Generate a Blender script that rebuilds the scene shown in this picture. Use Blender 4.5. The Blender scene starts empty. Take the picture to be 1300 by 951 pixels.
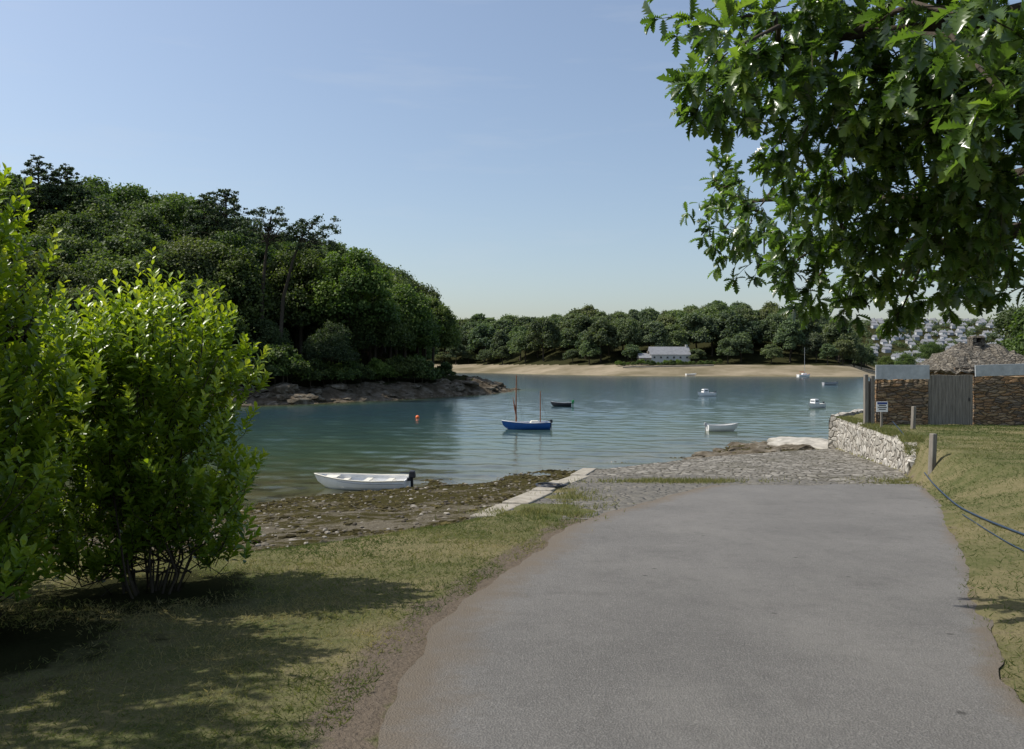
import bpy, bmesh, math, random
import numpy as np
from mathutils import Vector
R = np.random.RandomState(7); random.seed(7)
S = bpy.context.scene
COL = S.collection
WL = -5.2

# ------------------------------------------------------------------ helpers
def link(o, parent=None):
    COL.objects.link(o)
    if parent is not None: o.parent = parent
    return o
def mesh_obj(name, V, F, mat=None, parent=None, smooth=False, attrs=None, loc=None):
    me = bpy.data.meshes.new(name)
    V = np.asarray(V, dtype=float)
    F = F.tolist() if isinstance(F, np.ndarray) else F
    me.from_pydata(V.tolist(), [], F)
    if attrs:
        for k, a in attrs.items():
            at = me.attributes.new(k, 'FLOAT', 'POINT'); at.data.foreach_set('value', np.asarray(a, dtype=np.float32))
    if smooth: me.polygons.foreach_set('use_smooth', np.ones(len(me.polygons), dtype=bool))
    me.update()
    o = bpy.data.objects.new(name, me)
    if mat:
        for m in (mat if isinstance(mat, (list, tuple)) else [mat]): me.materials.append(m)
    if loc is not None: o.location = loc
    return link(o, parent)
def empty(name, loc, label=None, category=None, group=None, rotz=0, scale=1):
    o = bpy.data.objects.new(name, None); o.empty_display_size = .2
    o.location = loc; o.rotation_euler = (0, 0, rotz); o.scale = (scale,)*3
    link(o); tag(o, label, category, group); return o
def tag(o, label=None, category=None, group=None, kind=None):
    if label: o["label"] = label
    if category: o["category"] = category
    if group: o["group"] = group
    if kind: o["kind"] = kind
    return o
def copy_thing(src, loc, rotz, scale, label=None, group=None):
    n = src.copy(); n.location = loc; n.rotation_euler = (0, 0, rotz)
    n.scale = scale if isinstance(scale, tuple) else (scale,)*3
    COL.objects.link(n)
    if label: n["label"] = label
    if group: n["group"] = group
    for c in src.children:
        k = c.copy(); COL.objects.link(k); k.parent = n
        for g in c.children:
            q = g.copy(); COL.objects.link(q); q.parent = k
    return n
def norm(a): return a/np.maximum(np.linalg.norm(a, axis=-1, keepdims=True), 1e-9)
def tube(P, rad, n=6):
    P = np.asarray(P, float); rad = np.broadcast_to(np.asarray(rad, float), (len(P),))
    T = norm(np.gradient(P, axis=0)); up = np.array([0.13, 0.21, .97])
    A = norm(np.cross(T, up)); B = np.cross(T, A)
    a = np.linspace(0, 2*np.pi, n, endpoint=False)
    V = P[:, None] + rad[:, None, None]*(np.cos(a)[None, :, None]*A[:, None]+np.sin(a)[None, :, None]*B[:, None])
    V = V.reshape(-1, 3); F = []
    for i in range(len(P)-1):
        for j in range(n):
            k = (j+1) % n
            F.append([i*n+j, i*n+k, (i+1)*n+k, (i+1)*n+j])
    F.append(list(range(n))); F.append([(len(P)-1)*n+j for j in range(n)][::-1])
    return V, F
def join(parts):
    V = []; F = []; o = 0
    for v, f in parts:
        V.append(np.asarray(v, float)); F += [[i+o for i in q] for q in f]; o += len(v)
    return np.concatenate(V), F
def boxvf(sx, sy, sz, c=(0, 0, 0), top=1.0, bev=0.0, topx=None):
    bm = bmesh.new(); bmesh.ops.create_cube(bm, size=1)
    for v in bm.verts:
        t = top if v.co.z > 0 else 1; tx = (topx if topx is not None else top) if v.co.z > 0 else 1
        v.co = Vector((v.co.x*sx*tx, v.co.y*sy*t, v.co.z*sz))
    if bev > 0: bmesh.ops.bevel(bm, geom=bm.edges[:], offset=bev, segments=2, affect='EDGES', profile=.5)
    V = np.array([v.co[:] for v in bm.verts])+np.array(c); F = [[v.index for v in f.verts] for f in bm.faces]
    bm.free(); return V, F
def ico(sub):
    bm = bmesh.new(); bmesh.ops.create_icosphere(bm, subdivisions=sub, radius=1)
    V = np.array([v.co[:] for v in bm.verts]); F = np.array([[v.index for v in f.verts] for f in bm.faces]); bm.free(); return V, F
def sm(t): t = np.clip(t, 0, 1); return t*t*(3-2*t)
def h2(x, y, s):
    v = np.sin(x*127.1+y*311.7+s*74.7)*43758.5453; return v-np.floor(v)
def vn(x, y, s=0):
    xi = np.floor(x); yi = np.floor(y); fx = x-xi; fy = y-yi; fx = fx*fx*(3-2*fx); fy = fy*fy*(3-2*fy)
    return (h2(xi, yi, s)*(1-fx)+h2(xi+1, yi, s)*fx)*(1-fy)+(h2(xi, yi+1, s)*(1-fx)+h2(xi+1, yi+1, s)*fx)*fy
def fbm(x, y, s=0, o=4):
    r = 0; a = .5
    for i in range(o): r = r+a*vn(x*2**i, y*2**i, s+i); a *= .5
    return r

# ------------------------------------------------------------------ materials
class MB:
    def __init__(s, name, rough=.8, spec=.3, metallic=0):
        s.m = bpy.data.materials.new(name); s.m.use_nodes = True; s.nt = s.m.node_tree; s.N = s.nt.nodes; s.L = s.nt.links
        s.b = s.N['Principled BSDF']; s.out = s.N['Material Output']
        s.b.inputs['Roughness'].default_value = rough; s.b.inputs['Specular IOR Level'].default_value = spec
        s.b.inputs['Metallic'].default_value = metallic
        s.tc = s.N.new('ShaderNodeTexCoord'); s.vec = s.tc.outputs['Object']
    def mapv(s, sc=(1, 1, 1), src=None):
        n = s.N.new('ShaderNodeMapping'); n.inputs['Scale'].default_value = sc; s.L.new(src or s.vec, n.inputs['Vector']); return n.outputs[0]
    def noise(s, sc, det=4, rough=.55, vec=None, dist=0):
        n = s.N.new('ShaderNodeTexNoise'); n.inputs['Scale'].default_value = sc; n.inputs['Detail'].default_value = det
        n.inputs['Roughness'].default_value = rough; n.inputs['Distortion'].default_value = dist
        s.L.new(vec or s.vec, n.inputs['Vector']); return n.outputs['Fac']
    def vor(s, sc, feat='F1', vec=None, rnd=1):
        n = s.N.new('ShaderNodeTexVoronoi'); n.feature = feat; n.inputs['Scale'].default_value = sc; n.inputs['Randomness'].default_value = rnd
        s.L.new(vec or s.vec, n.inputs['Vector']); return n
    def attr(s, name):
        n = s.N.new('ShaderNodeAttribute'); n.attribute_name = name; return n.outputs['Fac']
    def ramp(s, fac, stops, interp='LINEAR'):
        n = s.N.new('ShaderNodeValToRGB'); n.color_ramp.interpolation = interp
        e = n.color_ramp.elements
        while len(e) < len(stops): e.new(.5)
        for i, (p, c) in enumerate(stops):
            e[i].position = p
            if not isinstance(c, (tuple, list)): c = (c, c, c)
            e[i].color = (*c, 1)
        s.L.new(fac, n.inputs['Fac']); return n.outputs['Color']
    def mix(s, fac, a, b, mode='MIX'):
        n = s.N.new('ShaderNodeMix'); n.data_type = 'RGBA'; n.blend_type = mode
        for sock, v in ((n.inputs[0], fac), (n.inputs[6], a), (n.inputs[7], b)):
            if isinstance(v, (int, float)): sock.default_value = v
            elif isinstance(v, (tuple, list)): sock.default_value = (*v, 1)
            else: s.L.new(v, sock)
        return n.outputs[2]
    def math(s, op, a, b=0.0, clamp=False):
        n = s.N.new('ShaderNodeMath'); n.operation = op; n.use_clamp = clamp
        for sock, v in ((n.inputs[0], a), (n.inputs[1], b)):
            if isinstance(v, (int, float)): sock.default_value = v
            else: s.L.new(v, sock)
        return n.outputs[0]
    def color(s, c):
        if isinstance(c, (tuple, list)): s.b.inputs['Base Color'].default_value = (*c, 1)
        else: s.L.new(c, s.b.inputs['Base Color'])
        return s
    def bump(s, h, strength=.5, dist=.02, prev=None):
        n = s.N.new('ShaderNodeBump'); n.inputs['Strength'].default_value = strength; n.inputs['Distance'].default_value = dist
        s.L.new(h, n.inputs['Height'])
        if prev: s.L.new(prev, n.inputs['Normal'])
        s.L.new(n.outputs[0], s.b.inputs['Normal']); return n.outputs[0]

def simple(name, c, rough=.6, spec=.3, var=.12, sc=8, metallic=0):
    b = MB(name, rough, spec, metallic)
    f = b.noise(sc, 5); b.color(b.mix(b.ramp(f, [(.3, 0), (.7, 1)]), tuple(x*(1-var) for x in c), tuple(min(1, x*(1+var)) for x in c)))
    return b.m
def leafmat(name, c0, c1, c2, rough=.45, spec=.4, trans=.35, tcol=(1.3, 1.5, .5), objvar=False):
    b = MB(name, rough, spec)
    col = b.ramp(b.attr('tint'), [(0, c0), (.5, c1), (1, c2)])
    if objvar:
        oi = b.N.new('ShaderNodeObjectInfo')
        col = b.mix(1.0, col, b.ramp(oi.outputs['Random'], [(0, (.62, .7, .7)), (.3, (1.1, 1.02, .85)), (.55, (.8, .9, .85)), (.8, (1.2, 1.28, .95)), (1, (.95, .92, 1.0))]), 'MULTIPLY')
    b.color(col)
    t = b.N.new('ShaderNodeBsdfTranslucent'); b.L.new(b.mix(1.0, col, tcol, 'MULTIPLY'), t.inputs['Color'])
    mx = b.N.new('ShaderNodeMixShader'); mx.inputs[0].default_value = trans
    b.L.new(b.b.outputs[0], mx.inputs[1]); b.L.new(t.outputs[0], mx.inputs[2]); b.L.new(mx.outputs[0], b.out.inputs['Surface'])
    return b.m

# ground
g = MB('ground_material', 1.0, .0)
n1 = g.noise(.35, 6); n2 = g.noise(2.5, 6, .65); n3 = g.noise(30, 4, .7)
def edge(a, sharp=.25):
    s_ = g.math('ADD', g.attr(a), g.math('MULTIPLY', g.math('SUBTRACT', n2, .5), 1.3))
    return g.ramp(s_, [(.5-sharp/2, 0), (.5+sharp/2, 1)])
pv = g.vor(14); ps = g.N.new('ShaderNodeSeparateColor'); g.L.new(pv.outputs['Color'], ps.inputs[0])
mudc = g.mix(g.ramp(n3, [(.3, 0), (.7, 1)]), (.07, .06, .042), (.175, .155, .115))
mudc = g.mix(g.math('MULTIPLY', g.ramp(pv.outputs['Distance'], [(.25, 1), (.5, 0)]), .45), mudc, g.ramp(ps.outputs[0], [(0, (.05, .043, .03)), (.75, (.15, .135, .105)), (1, (.3, .275, .23))]))
weed = g.ramp(g.math('ADD', g.noise(.8, 7, .75, g.mapv((.7, 1.3, 1))), g.math('MULTIPLY', g.attr('wet'), .14)), [(.46, 0), (.54, 1)])
mudc = g.mix(weed, mudc, g.mix(g.ramp(n3, [(.35, 0), (.7, 1)]), (.024, .022, .009), (.08, .07, .028)))
grassc = g.mix(g.ramp(g.math('ADD', g.math('MULTIPLY', n1, .6), g.math('MULTIPLY', n2, .4)), [(.42, 0), (.6, 1)]), (.075, .092, .03), (.19, .165, .085))
grassc = g.mix(g.ramp(n3, [(.35, 0), (.7, 1)]), grassc, g.mix(.5, grassc, (.18, .15, .095)))
dirtc = g.mix(n3, (.08, .064, .048), (.195, .16, .122))
sandc = g.mix(g.ramp(g.noise(.06, 6, .65), [(.35, 0), (.65, 1)]), (.14, .12, .075), (.28, .235, .165))
rockn = g.noise(.7, 8, .7); rockc = g.ramp(rockn, [(.3, (.035, .028, .018)), (.5, (.10, .08, .055)), (.7, (.22, .19, .15))])
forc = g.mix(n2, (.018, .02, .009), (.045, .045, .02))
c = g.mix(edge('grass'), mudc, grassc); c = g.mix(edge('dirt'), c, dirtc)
c = g.mix(g.attr('sand'), c, sandc); c = g.mix(edge('rock'), c, rockc); c = g.mix(edge('forest_bush_shade'), c, forc)
g.color(c); g.bump(n3, .7, .04, g.bump(g.noise(6, 6, .7), .6, .1))

# asphalt
a = MB('asphalt', .95, .1)
f1 = a.noise(.5, 5, .6); f2 = a.noise(110, 3, .8); f3 = a.vor(80).outputs['Distance']
c = a.mix(a.ramp(f1, [(.35, 0), (.65, 1)]), (.118, .114, .106), (.17, .163, .15))
c = a.mix(a.ramp(f2, [(.35, .0), (.65, .75)]), c, a.mix(f3, (.035, .034, .032), (.31, .297, .272)))
stain = a.ramp(a.noise(1.7, 3, .5), [(.6, 0), (.72, 1)]); c = a.mix(a.math('MULTIPLY', stain, .2), c, (.07, .067, .062))
pale = a.ramp(a.noise(.8, 6, .75, a.mapv((1, .35, 1))), [(.48, 0), (.7, 1)]); c = a.mix(a.math('MULTIPLY', pale, .3), c, (.24, .23, .205))
patchy = a.ramp(a.noise(6, 6, .8), [(.52, 0), (.6, 1)]); c = a.mix(a.math('MULTIPLY', patchy, .14), c, (.06, .058, .053))
spk = a.vor(1.9, rnd=1); c = a.mix(a.ramp(spk.outputs['Distance'], [(.03, .65), (.07, 0)]), c, (.04, .038, .035))
c = a.mix(a.ramp(a.math('ADD', a.attr('edge'), a.math('MULTIPLY', a.math('SUBTRACT', a.noise(3, 5, .7), .5), 1.2)), [(.3, 0), (.9, .9)]), c, a.mix(f2, (.09, .074, .056), (.22, .185, .142)))
a.color(c); a.bump(f2, .8, .012, a.bump(f3, .6, .01))

# slip
s = MB('cobble_slipway', .95, .1)
dv = s.N.new('ShaderNodeVectorMath'); dv.operation = 'ADD'; nn = s.N.new('ShaderNodeTexNoise'); nn.inputs['Scale'].default_value = 1.5
s.L.new(s.vec, nn.inputs['Vector']); mm = s.N.new('ShaderNodeVectorMath'); mm.operation = 'SCALE'; mm.inputs['Scale'].default_value = .5
s.L.new(nn.outputs['Color'], mm.inputs[0]); s.L.new(s.vec, dv.inputs[0]); s.L.new(mm.outputs[0], dv.inputs[1])
v1 = s.vor(3.8, 'F1', dv.outputs[0]); v2 = s.vor(3.8, 'DISTANCE_TO_EDGE', dv.outputs[0])
sep = s.N.new('ShaderNodeSeparateColor'); s.L.new(v1.outputs['Color'], sep.inputs[0])
st = s.ramp(sep.outputs[0], [(0, (.13, .12, .1)), (.5, (.235, .218, .185)), (1, (.38, .355, .305))])
st = s.mix(s.ramp(s.noise(14, 6, .7), [(.35, .5), (.6, 0)]), st, (.09, .083, .068))
st = s.mix(s.ramp(s.noise(.6, 6, .7), [(.52, 0), (.66, .6)]), st, (.08, .074, .045))
st = s.mix(s.ramp(v2.outputs['Distance'], [(.02, 1), (.08, 0)]), st, (.055, .049, .033))
grv = s.mix(s.noise(45, 4, .8), (.055, .052, .044), (.21, .197, .17))
grv = s.mix(s.ramp(s.noise(2.5, 6, .7), [(.5, 0), (.65, .6)]), grv, (.22, .2, .16))
st = s.mix(s.ramp(s.math('ADD', s.attr('gravel'), s.math('MULTIPLY', s.math('SUBTRACT', s.noise(1.6, 5), .5), 1.2)), [(.42, 0), (.58, 1)]), st, grv)
s.color(st); s.bump(s.ramp(v2.outputs['Distance'], [(0, 0), (.15, 1)]), .8, .06, s.bump(s.noise(20, 5), .5, .02))

def stone(name, sc, vs, cols, joint, jw=.05, bmp=.06, dk=.35):
    b = MB(name, .9, .15)
    nn = b.N.new('ShaderNodeTexNoise'); nn.inputs['Scale'].default_value = 3; b.L.new(b.vec, nn.inputs['Vector'])
    mm = b.N.new('ShaderNodeVectorMath'); mm.operation = 'SCALE'; mm.inputs['Scale'].default_value = .12; b.L.new(nn.outputs['Color'], mm.inputs[0])
    dv = b.N.new('ShaderNodeVectorMath'); dv.operation = 'ADD'; b.L.new(b.vec, dv.inputs[0]); b.L.new(mm.outputs[0], dv.inputs[1])
    vec = b.mapv(vs, dv.outputs[0])
    v1 = b.vor(sc, 'F1', vec); v2 = b.vor(sc, 'DISTANCE_TO_EDGE', vec)
    sep = b.N.new('ShaderNodeSeparateColor'); b.L.new(v1.outputs['Color'], sep.inputs[0])
    c = b.ramp(sep.outputs[0], [(i/(len(cols)-1), q) for i, q in enumerate(cols)])
    c = b.mix(b.ramp(b.noise(12, 6, .7), [(.35, .55), (.6, 0)]), c, tuple(x*dk for x in cols[0]))
    c = b.mix(b.ramp(v2.outputs['Distance'], [(jw*.4, 1), (jw, 0)]), c, joint)
    b.color(c); b.bump(b.ramp(v2.outputs['Distance'], [(0, 0), (jw*3, 1)]), .9, bmp, b.bump(b.noise(25, 5), .5, .02)); return b.m
m_slate = stone('slate_stone', 2.6, (1, 1, 3.6), [(.19, .13, .075), (.36, .22, .115), (.15, .13, .105), (.40, .28, .16), (.26, .215, .165)], (.065, .05, .036))
m_rubble = stone('lime_rubble', 2.6, (1, 1, 1.3), [(.42, .39, .33), (.56, .53, .46), (.3, .27, .22), (.62, .59, .53)], (.16, .14, .11), .045, .06, .5)
m_roofstone = stone('slate_roof_stone', 4.0, (1, 1, 4), [(.13, .115, .09), (.2, .175, .135), (.26, .235, .19), (.09, .082, .068)], (.04, .034, .026))
m_conc = MB('old_concrete', .95, .1); cn = m_conc.noise(2.5, 7, .75); m_conc.color(m_conc.ramp(cn, [(.3, (.15, .135, .105)), (.5, (.32, .29, .235)), (.7, (.41, .38, .315))])); m_conc.bump(m_conc.noise(18, 5, .7), .6, .03); m_conc = m_conc.m
m_bark = MB('bark', .9, .1); m_bark.color(m_bark.mix(m_bark.noise(9, 6, .7, m_bark.mapv((1, 1, .3))), (.025, .02, .014), (.09, .074, .054))); m_bark.bump(m_bark.noise(20, 5), .7, .03); m_bark = m_bark.m
m_wood = MB('weathered_wood', .85, .15)
pw = m_wood.noise(3, 6, .7, m_wood.mapv((8, 8, .6))); m_wood.color(m_wood.ramp(pw, [(.3, (.12, .108, .09)), (.7, (.28, .255, .215))])); m_wood.bump(pw, .5, .02); m_wood = m_wood.m
m_white = simple('white_gelcoat', (.8, .79, .76), .3, .5, .05, 3)
m_cream = simple('cream_interior', (.62, .59, .5), .6, .3, .1, 4)
m_blue = simple('blue_paint', (.012, .085, .30), .35, .5, .15, 3)
m_dark = simple('dark_paint', (.02, .022, .028), .4, .5, .1, 4)
m_green = simple('green_canvas', (.03, .25, .08), .7, .3, .15, 6)
m_red = simple('red_paint', (.45, .03, .02), .4, .5, .1, 4)
m_orange = simple('orange_plastic', (.85, .16, .02), .4, .5, .05, 4)
m_spar = simple('varnished_spar', (.27, .10, .04), .4, .5, .2, 6)
m_sail = simple('tan_sail', (.24, .085, .045), .8, .2, .2, 9)
m_grey = simple('grey_paint', (.35, .36, .37), .5, .4, .1, 4)
m_glass = simple('dark_window_glass', (.03, .04, .05), .1, .6, .1, 4)
m_rope = simple('blue_rope', (.03, .05, .08), .8, .2, .3, 40)
m_metal = MB('galvanised_sheet', .55, .3, .1); wv = m_metal.N.new('ShaderNodeTexWave'); wv.inputs['Scale'].default_value = 1.2; m_metal.L.new(m_metal.vec, wv.inputs['Vector'])
m_metal.color(m_metal.mix(m_metal.ramp(m_metal.noise(2, 6, .7), [(.35, 0), (.65, 1)]), (.33, .35, .355), (.48, .505, .51))); m_metal.bump(wv.outputs['Fac'], .2, .02); m_metal = m_metal.m

# water
w = MB('water_surface', .16, .5); w.b.inputs['IOR'].default_value = 1.33
d = w.attr('depth')
d2 = w.math('ADD', d, w.math('MULTIPLY', w.math('SUBTRACT', w.noise(.22, 6, .65), .5), .4))
wc = w.ramp(d2, [(0, (.085, .074, .034)), (.1, (.06, .066, .03)), (.3, (.042, .068, .04)), (.6, (.03, .058, .05)), (1, (.022, .047, .056))])
shw = w.math('MULTIPLY', w.ramp(w.noise(.9, 6, .7), [(.5, 0), (.6, 1)]), w.ramp(d, [(.02, .8), (.35, 0)]))
w.color(w.mix(shw, wc, (.022, .02, .01)))
w.bump(w.noise(7, 3, .6, w.mapv((.6, 1.2, 1))), .5, .006); m_water = w.m

# ------------------------------------------------------------------ terrain
def ys(x): return np.interp(x, [-200, -40, -20, -9.3, -6.3, -3.2, -.35, 1.8, 8.1, 13.5, 19.2, 26.6, 60, 150], [24, 26, 26, 28.4, 31.6, 33.4, 35.5, 37.0, 41, 48.7, 57, 65.7, 105, 200])
def yg(x): return np.interp(x, [-200, -40, -10, -3.4, -2.35, -.88, -.4, 2.6, 8.4, 16.5, 30, 60, 150], [6, 7, 8.6, 9.3, 10.0, 12.0, 13.4, 25.2, 33.9, 42.5, 62, 101, 194])
XRY = [-20, 0, 5.04, 7.6, 9.86, 14, 18.7, 20, 24.8, 40, 43, 80]; XRX = [1.2, 1.5, 3.0, 4.28, 5.5, 7.55, 9.6, 10.15, 12.2, 16.7, 17.5, 40]
XLY = [-20, 0, 5.04, 6.2, 9.86, 12.9, 14]; XLX = [-1.0, -.85, -.72, -.62, .29, 1.15, 1.5]
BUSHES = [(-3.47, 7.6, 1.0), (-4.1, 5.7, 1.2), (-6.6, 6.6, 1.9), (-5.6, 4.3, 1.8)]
def xr(y): return np.interp(y, XRY, XRX)
def xl(y): return np.interp(y, XLY, XLX)
def plane(y): return -1.65-.07*np.clip(y, 0, 60)
def lawn(y): return -1.65-.03*np.clip(y, 0, 45)
def dh_f(x, y):
    a_ = (y-np.interp(x, [-400, -150, -60, -31, -15, -5, 0, 2], [40, 66, 78, 94, 112, 128, 141, 150]))*.8+(fbm(x*.15, y*.15, 3)-.5)*5
    b_ = np.interp(x, [-400, -150, -60, -10, 2], [700, 420, 270, 170, 150])-y
    return np.minimum(np.minimum(a_, b_), (.2-x)*1.2)
def df_f(x, y):
    a_ = y-np.interp(x, [-400, -60, -20, 20, 50, 133, 150, 165], [440, 415, 400, 330, 300, 288, 300, 330])+(fbm(x*.05, y*.05, 9)-.5)*12
    return np.minimum(a_, (.455*y+2-x)*3)
def terrain(x, y):
    G = plane(y)+0*x
    wr = np.interp(y, [6, 13, 21], [4.2, 3.2, .4])
    t = sm((x-xr(y)+np.interp(y, [12, 18], [.45, 0]))/wr); L = lawn(y)+.06*(fbm(x*.5, y*.5, 1)-.5)
    G = G*(1-t)+L*t
    ro = np.maximum(xl(y)-x, x-xr(y)); on = 1-sm((ro+.25)/.5)
    G = G-.03*on+(1-on)*(.10*(fbm(x*1.2, y*1.2, 5)-.42))
    dd = ys(x)-y
    mud = WL+np.where(dd > 0, .09*dd, .05*dd)+(fbm(x*.6, y*.6, 2)-.47)*.35+(fbm(x*2, y*2, 4)-.47)*.12
    mud = np.maximum(mud, -9)
    wd = np.interp(x, [-1.5, -.4, 15, 18], [5, .9, .9, 5])
    z = G+(np.minimum(G, mud)-G)*sm((y-yg(x))/wd)
    dh = dh_f(x, y)
    zh = WL+np.where(dh > 0, 2.2*sm(dh/9), .25*dh)+np.interp(x, [-100, -60, -31, -19, -5], [19, 15, 9, 6, 1])*sm((dh-6)/45)
    zh = zh+np.where((dh > 0) & (dh < 12), sm(dh/2)*((fbm(x*.45, y*.45, 6)-.5)*1.8+(fbm(x*1.5, y*1.5, 7)-.5)*.7), 0)
    zh = np.where(x < 8, np.maximum(zh, -9), -9)
    df = df_f(x, y)
    zf = np.maximum(WL+np.where(df > 0, 4*sm(df/45), .1*df)+16*sm((df-38)/90), -9)
    zt = np.where(y > 700, WL-1+48*sm((y-760)/330)*sm((x-300)/110)+12*sm((y-900)/200), -9)
    return np.maximum(np.maximum(z, zh), np.maximum(zf, zt)), z, dh, df
xs = np.concatenate([np.arange(-1600, -110, 30), np.arange(-110, -12, 1.2), np.arange(-12, 30, .28), np.arange(30, 180, 3), np.arange(180, 1700, 30)])
yy = np.concatenate([np.arange(-25, 0, 1), np.arange(0, 45, .28), np.arange(45, 70, .7), np.arange(70, 160, 1), np.arange(160, 480, 5), np.arange(480, 3400, 40)])
def gridmesh(xs, yy):
    X, Y = np.meshgrid(xs, yy); nx = len(xs); ny = len(yy)
    i = np.arange(nx-1)[None, :]+nx*np.arange(ny-1)[:, None]; i = i.reshape(-1)
    return X.reshape(-1), Y.reshape(-1), np.stack([i, i+1, i+1+nx, i+nx], 1)
X, Y, F = gridmesh(xs, yy); Z, Zn, DH, DF = terrain(X, Y)
near = (Zn >= Z-1e-6)
tg = (Y-yg(X))/np.interp(X, [-1.5, -.4, 15, 18], [2.0, .5, .5, 5])
grass = np.where(near, 1-np.clip(tg, 0, 1), 0)
dirt = np.where(near & (Y < 13.5), np.clip(1-np.abs(X-xl(Y)+.12)/.45, 0, 1)*1.0, 0)+np.where(near & (Y < 24), np.clip(1-np.abs(X-xr(Y))/.3, 0, 1)*.6, 0)
rock = np.where(~near & (DH > -6) & (X < 8) & (Y < 300), np.clip(1-(DH-9)/2, 0, 1), 0)
forest_bush_shade = np.where(~near & (((DH > 8) & (X < 4)) | (DF > 42)), 1, 0).astype(float); forest_bush_shade = np.where(Y > 700, 1, forest_bush_shade)
for bx, by, br in BUSHES: forest_bush_shade = np.maximum(forest_bush_shade, np.clip(1.25-np.hypot(X-bx, Y-by)/(br*1.35), 0, .95))  # dark ground colour under the bushes deepens their shade
sand = np.where(~near & (DF > -8) & (DF < 42) & (rock < .5) & (Y > 250), 1, 0)*(Z < -.6)
wet = np.clip(1-(Z-WL)/1.0, 0, 1)
gr = mesh_obj('ground', np.stack([X, Y, Z], 1), F, g.m, smooth=True, attrs=dict(grass=grass, dirt=dirt, rock=rock, forest_bush_shade=forest_bush_shade, sand=sand, wet=wet)); tag(gr, kind='structure')

wx = np.concatenate([np.arange(-1600, -60, 40), np.arange(-60, 40, 2), np.arange(40, 1700, 20)]); wy = np.concatenate([np.arange(20, 160, 2), np.arange(160, 500, 10), np.arange(500, 3400, 60)])
X, Y, F = gridmesh(wx, wy); Zt = terrain(X, Y)[0]; V1 = np.stack([X, Y, X*0+WL-.05], 1); D1 = np.clip((WL-Zt)/2.6, 0, 1)
U, Rw, F2 = gridmesh(np.linspace(-.9, .8, 560), 22*np.exp(np.arange(0, 2.75, .0062)))
X2 = U*Rw; Y2 = Rw; hgt = np.zeros_like(X2); rs = np.random.RandomState(5)
for i in range(34):
    lam = .3*(3.2/.3)**(i/33.)*rs.uniform(.9, 1.1); th = math.pi*.5+rs.normal()*.75; kx = math.cos(th)*2*math.pi/lam; ky = math.sin(th)*2*math.pi/lam
    sp = np.maximum(abs(math.sin(th))*.0062*Y2, abs(math.cos(th))*.00304*Y2); fade = np.clip(lam/(sp*3.2)-.6, 0, 1)
    hgt += fade*lam*.0030*np.sin(kx*X2+ky*Y2+rs.rand()*6.28)
hgt *= .35+1.3*fbm(X2*.07, Y2*.11, 90)
Zt2 = terrain(X2, Y2)[0]; V2 = np.stack([X2, Y2, WL+hgt*np.clip((WL+.1-Zt2)/.4, .15, 1)], 1)
tag(mesh_obj('water', np.concatenate([V1, V2]), np.concatenate([F, F2+len(V1)]), m_water, smooth=True, attrs=dict(depth=np.concatenate([D1, np.clip((WL-Zt2)/2.6, 0, 1)]))), kind='structure')

def strip(name, ya, L, Rr, zf, n, mat, attrf):
    V = []; A = []; F = []
    for i, y in enumerate(ya):
        l = L(y); r = Rr(y)
        for j in range(n+1):
            t = j/n; x = l+(r-l)*t; V.append((x, y, zf(x, y))); A.append(attrf(x, y, t, l, r))
    for i in range(len(ya)-1):
        for j in range(n): q = i*(n+1)+j; F.append([q, q+1, q+n+2, q+n+1])
    return V, F, A
def jl(y, s_, a_=.12): return a_*(fbm(np.array(y*1.3), np.array(s_*1.), s_, 4)-.47)*2
ya = np.concatenate([np.arange(-20, 0, .5), np.arange(0, 19.6, .1)])
def rl(y): return float(xl(y)) if y < 13 else float(np.interp(y, [13, 13.6, 19.6], [1.2, 1.5, 4.9]))
V, F, A = strip('road', ya, lambda y: rl(y)+float(jl(y, 3, .16)), lambda y: float(xr(y))+.12+float(jl(y, 5, .14)), lambda x, y: float(plane(y))+.014, 30, a.m,
                lambda x, y, t, l, r: max(0, 1-min((x-l)/.7, (r-x)/.3)))
V = np.array(V); V[:, 1] += np.where(V[:, 1] > 19.2, (fbm(V[:, 0]*1.5, V[:, 0]*0, 4)-.5)*.5+ (V[:, 0]-7)*.06, 0)
tag(mesh_obj('road', V, F, a.m, smooth=True, attrs=dict(edge=A)), kind='structure')
slipL = lambda y: float(np.interp(y, [13.0, 13.4, 25.2, 33.9, 43], [-.5, -.4, 2.6, 8.4, 17.0]))
V, F, A = strip('slip', np.arange(13.0, 42.8, .25), lambda y: slipL(y)+float(jl(y, 8, .1)), lambda y: float(xr(y))+(.1 if y > 21 else -1.0 if y < 18.5 else -1.0+1.1*(y-18.5)/2.5),
                lambda x, y: float(plane(y))+.002+.05*float(fbm(np.array(x*2.), np.array(y*2.), 2)-.47)*(y > 20.5), 34, s.m,
                lambda x, y, t, l, r: float(np.clip((24.5-y)/3, 0, 1)*np.clip((9-x-(y-20)*.9)/2+.3, 0, 1)) if y > 19.5 else 1.0)
tag(mesh_obj('slipway', V, F, s.m, smooth=True, attrs=dict(gravel=A)), kind='structure')

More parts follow.
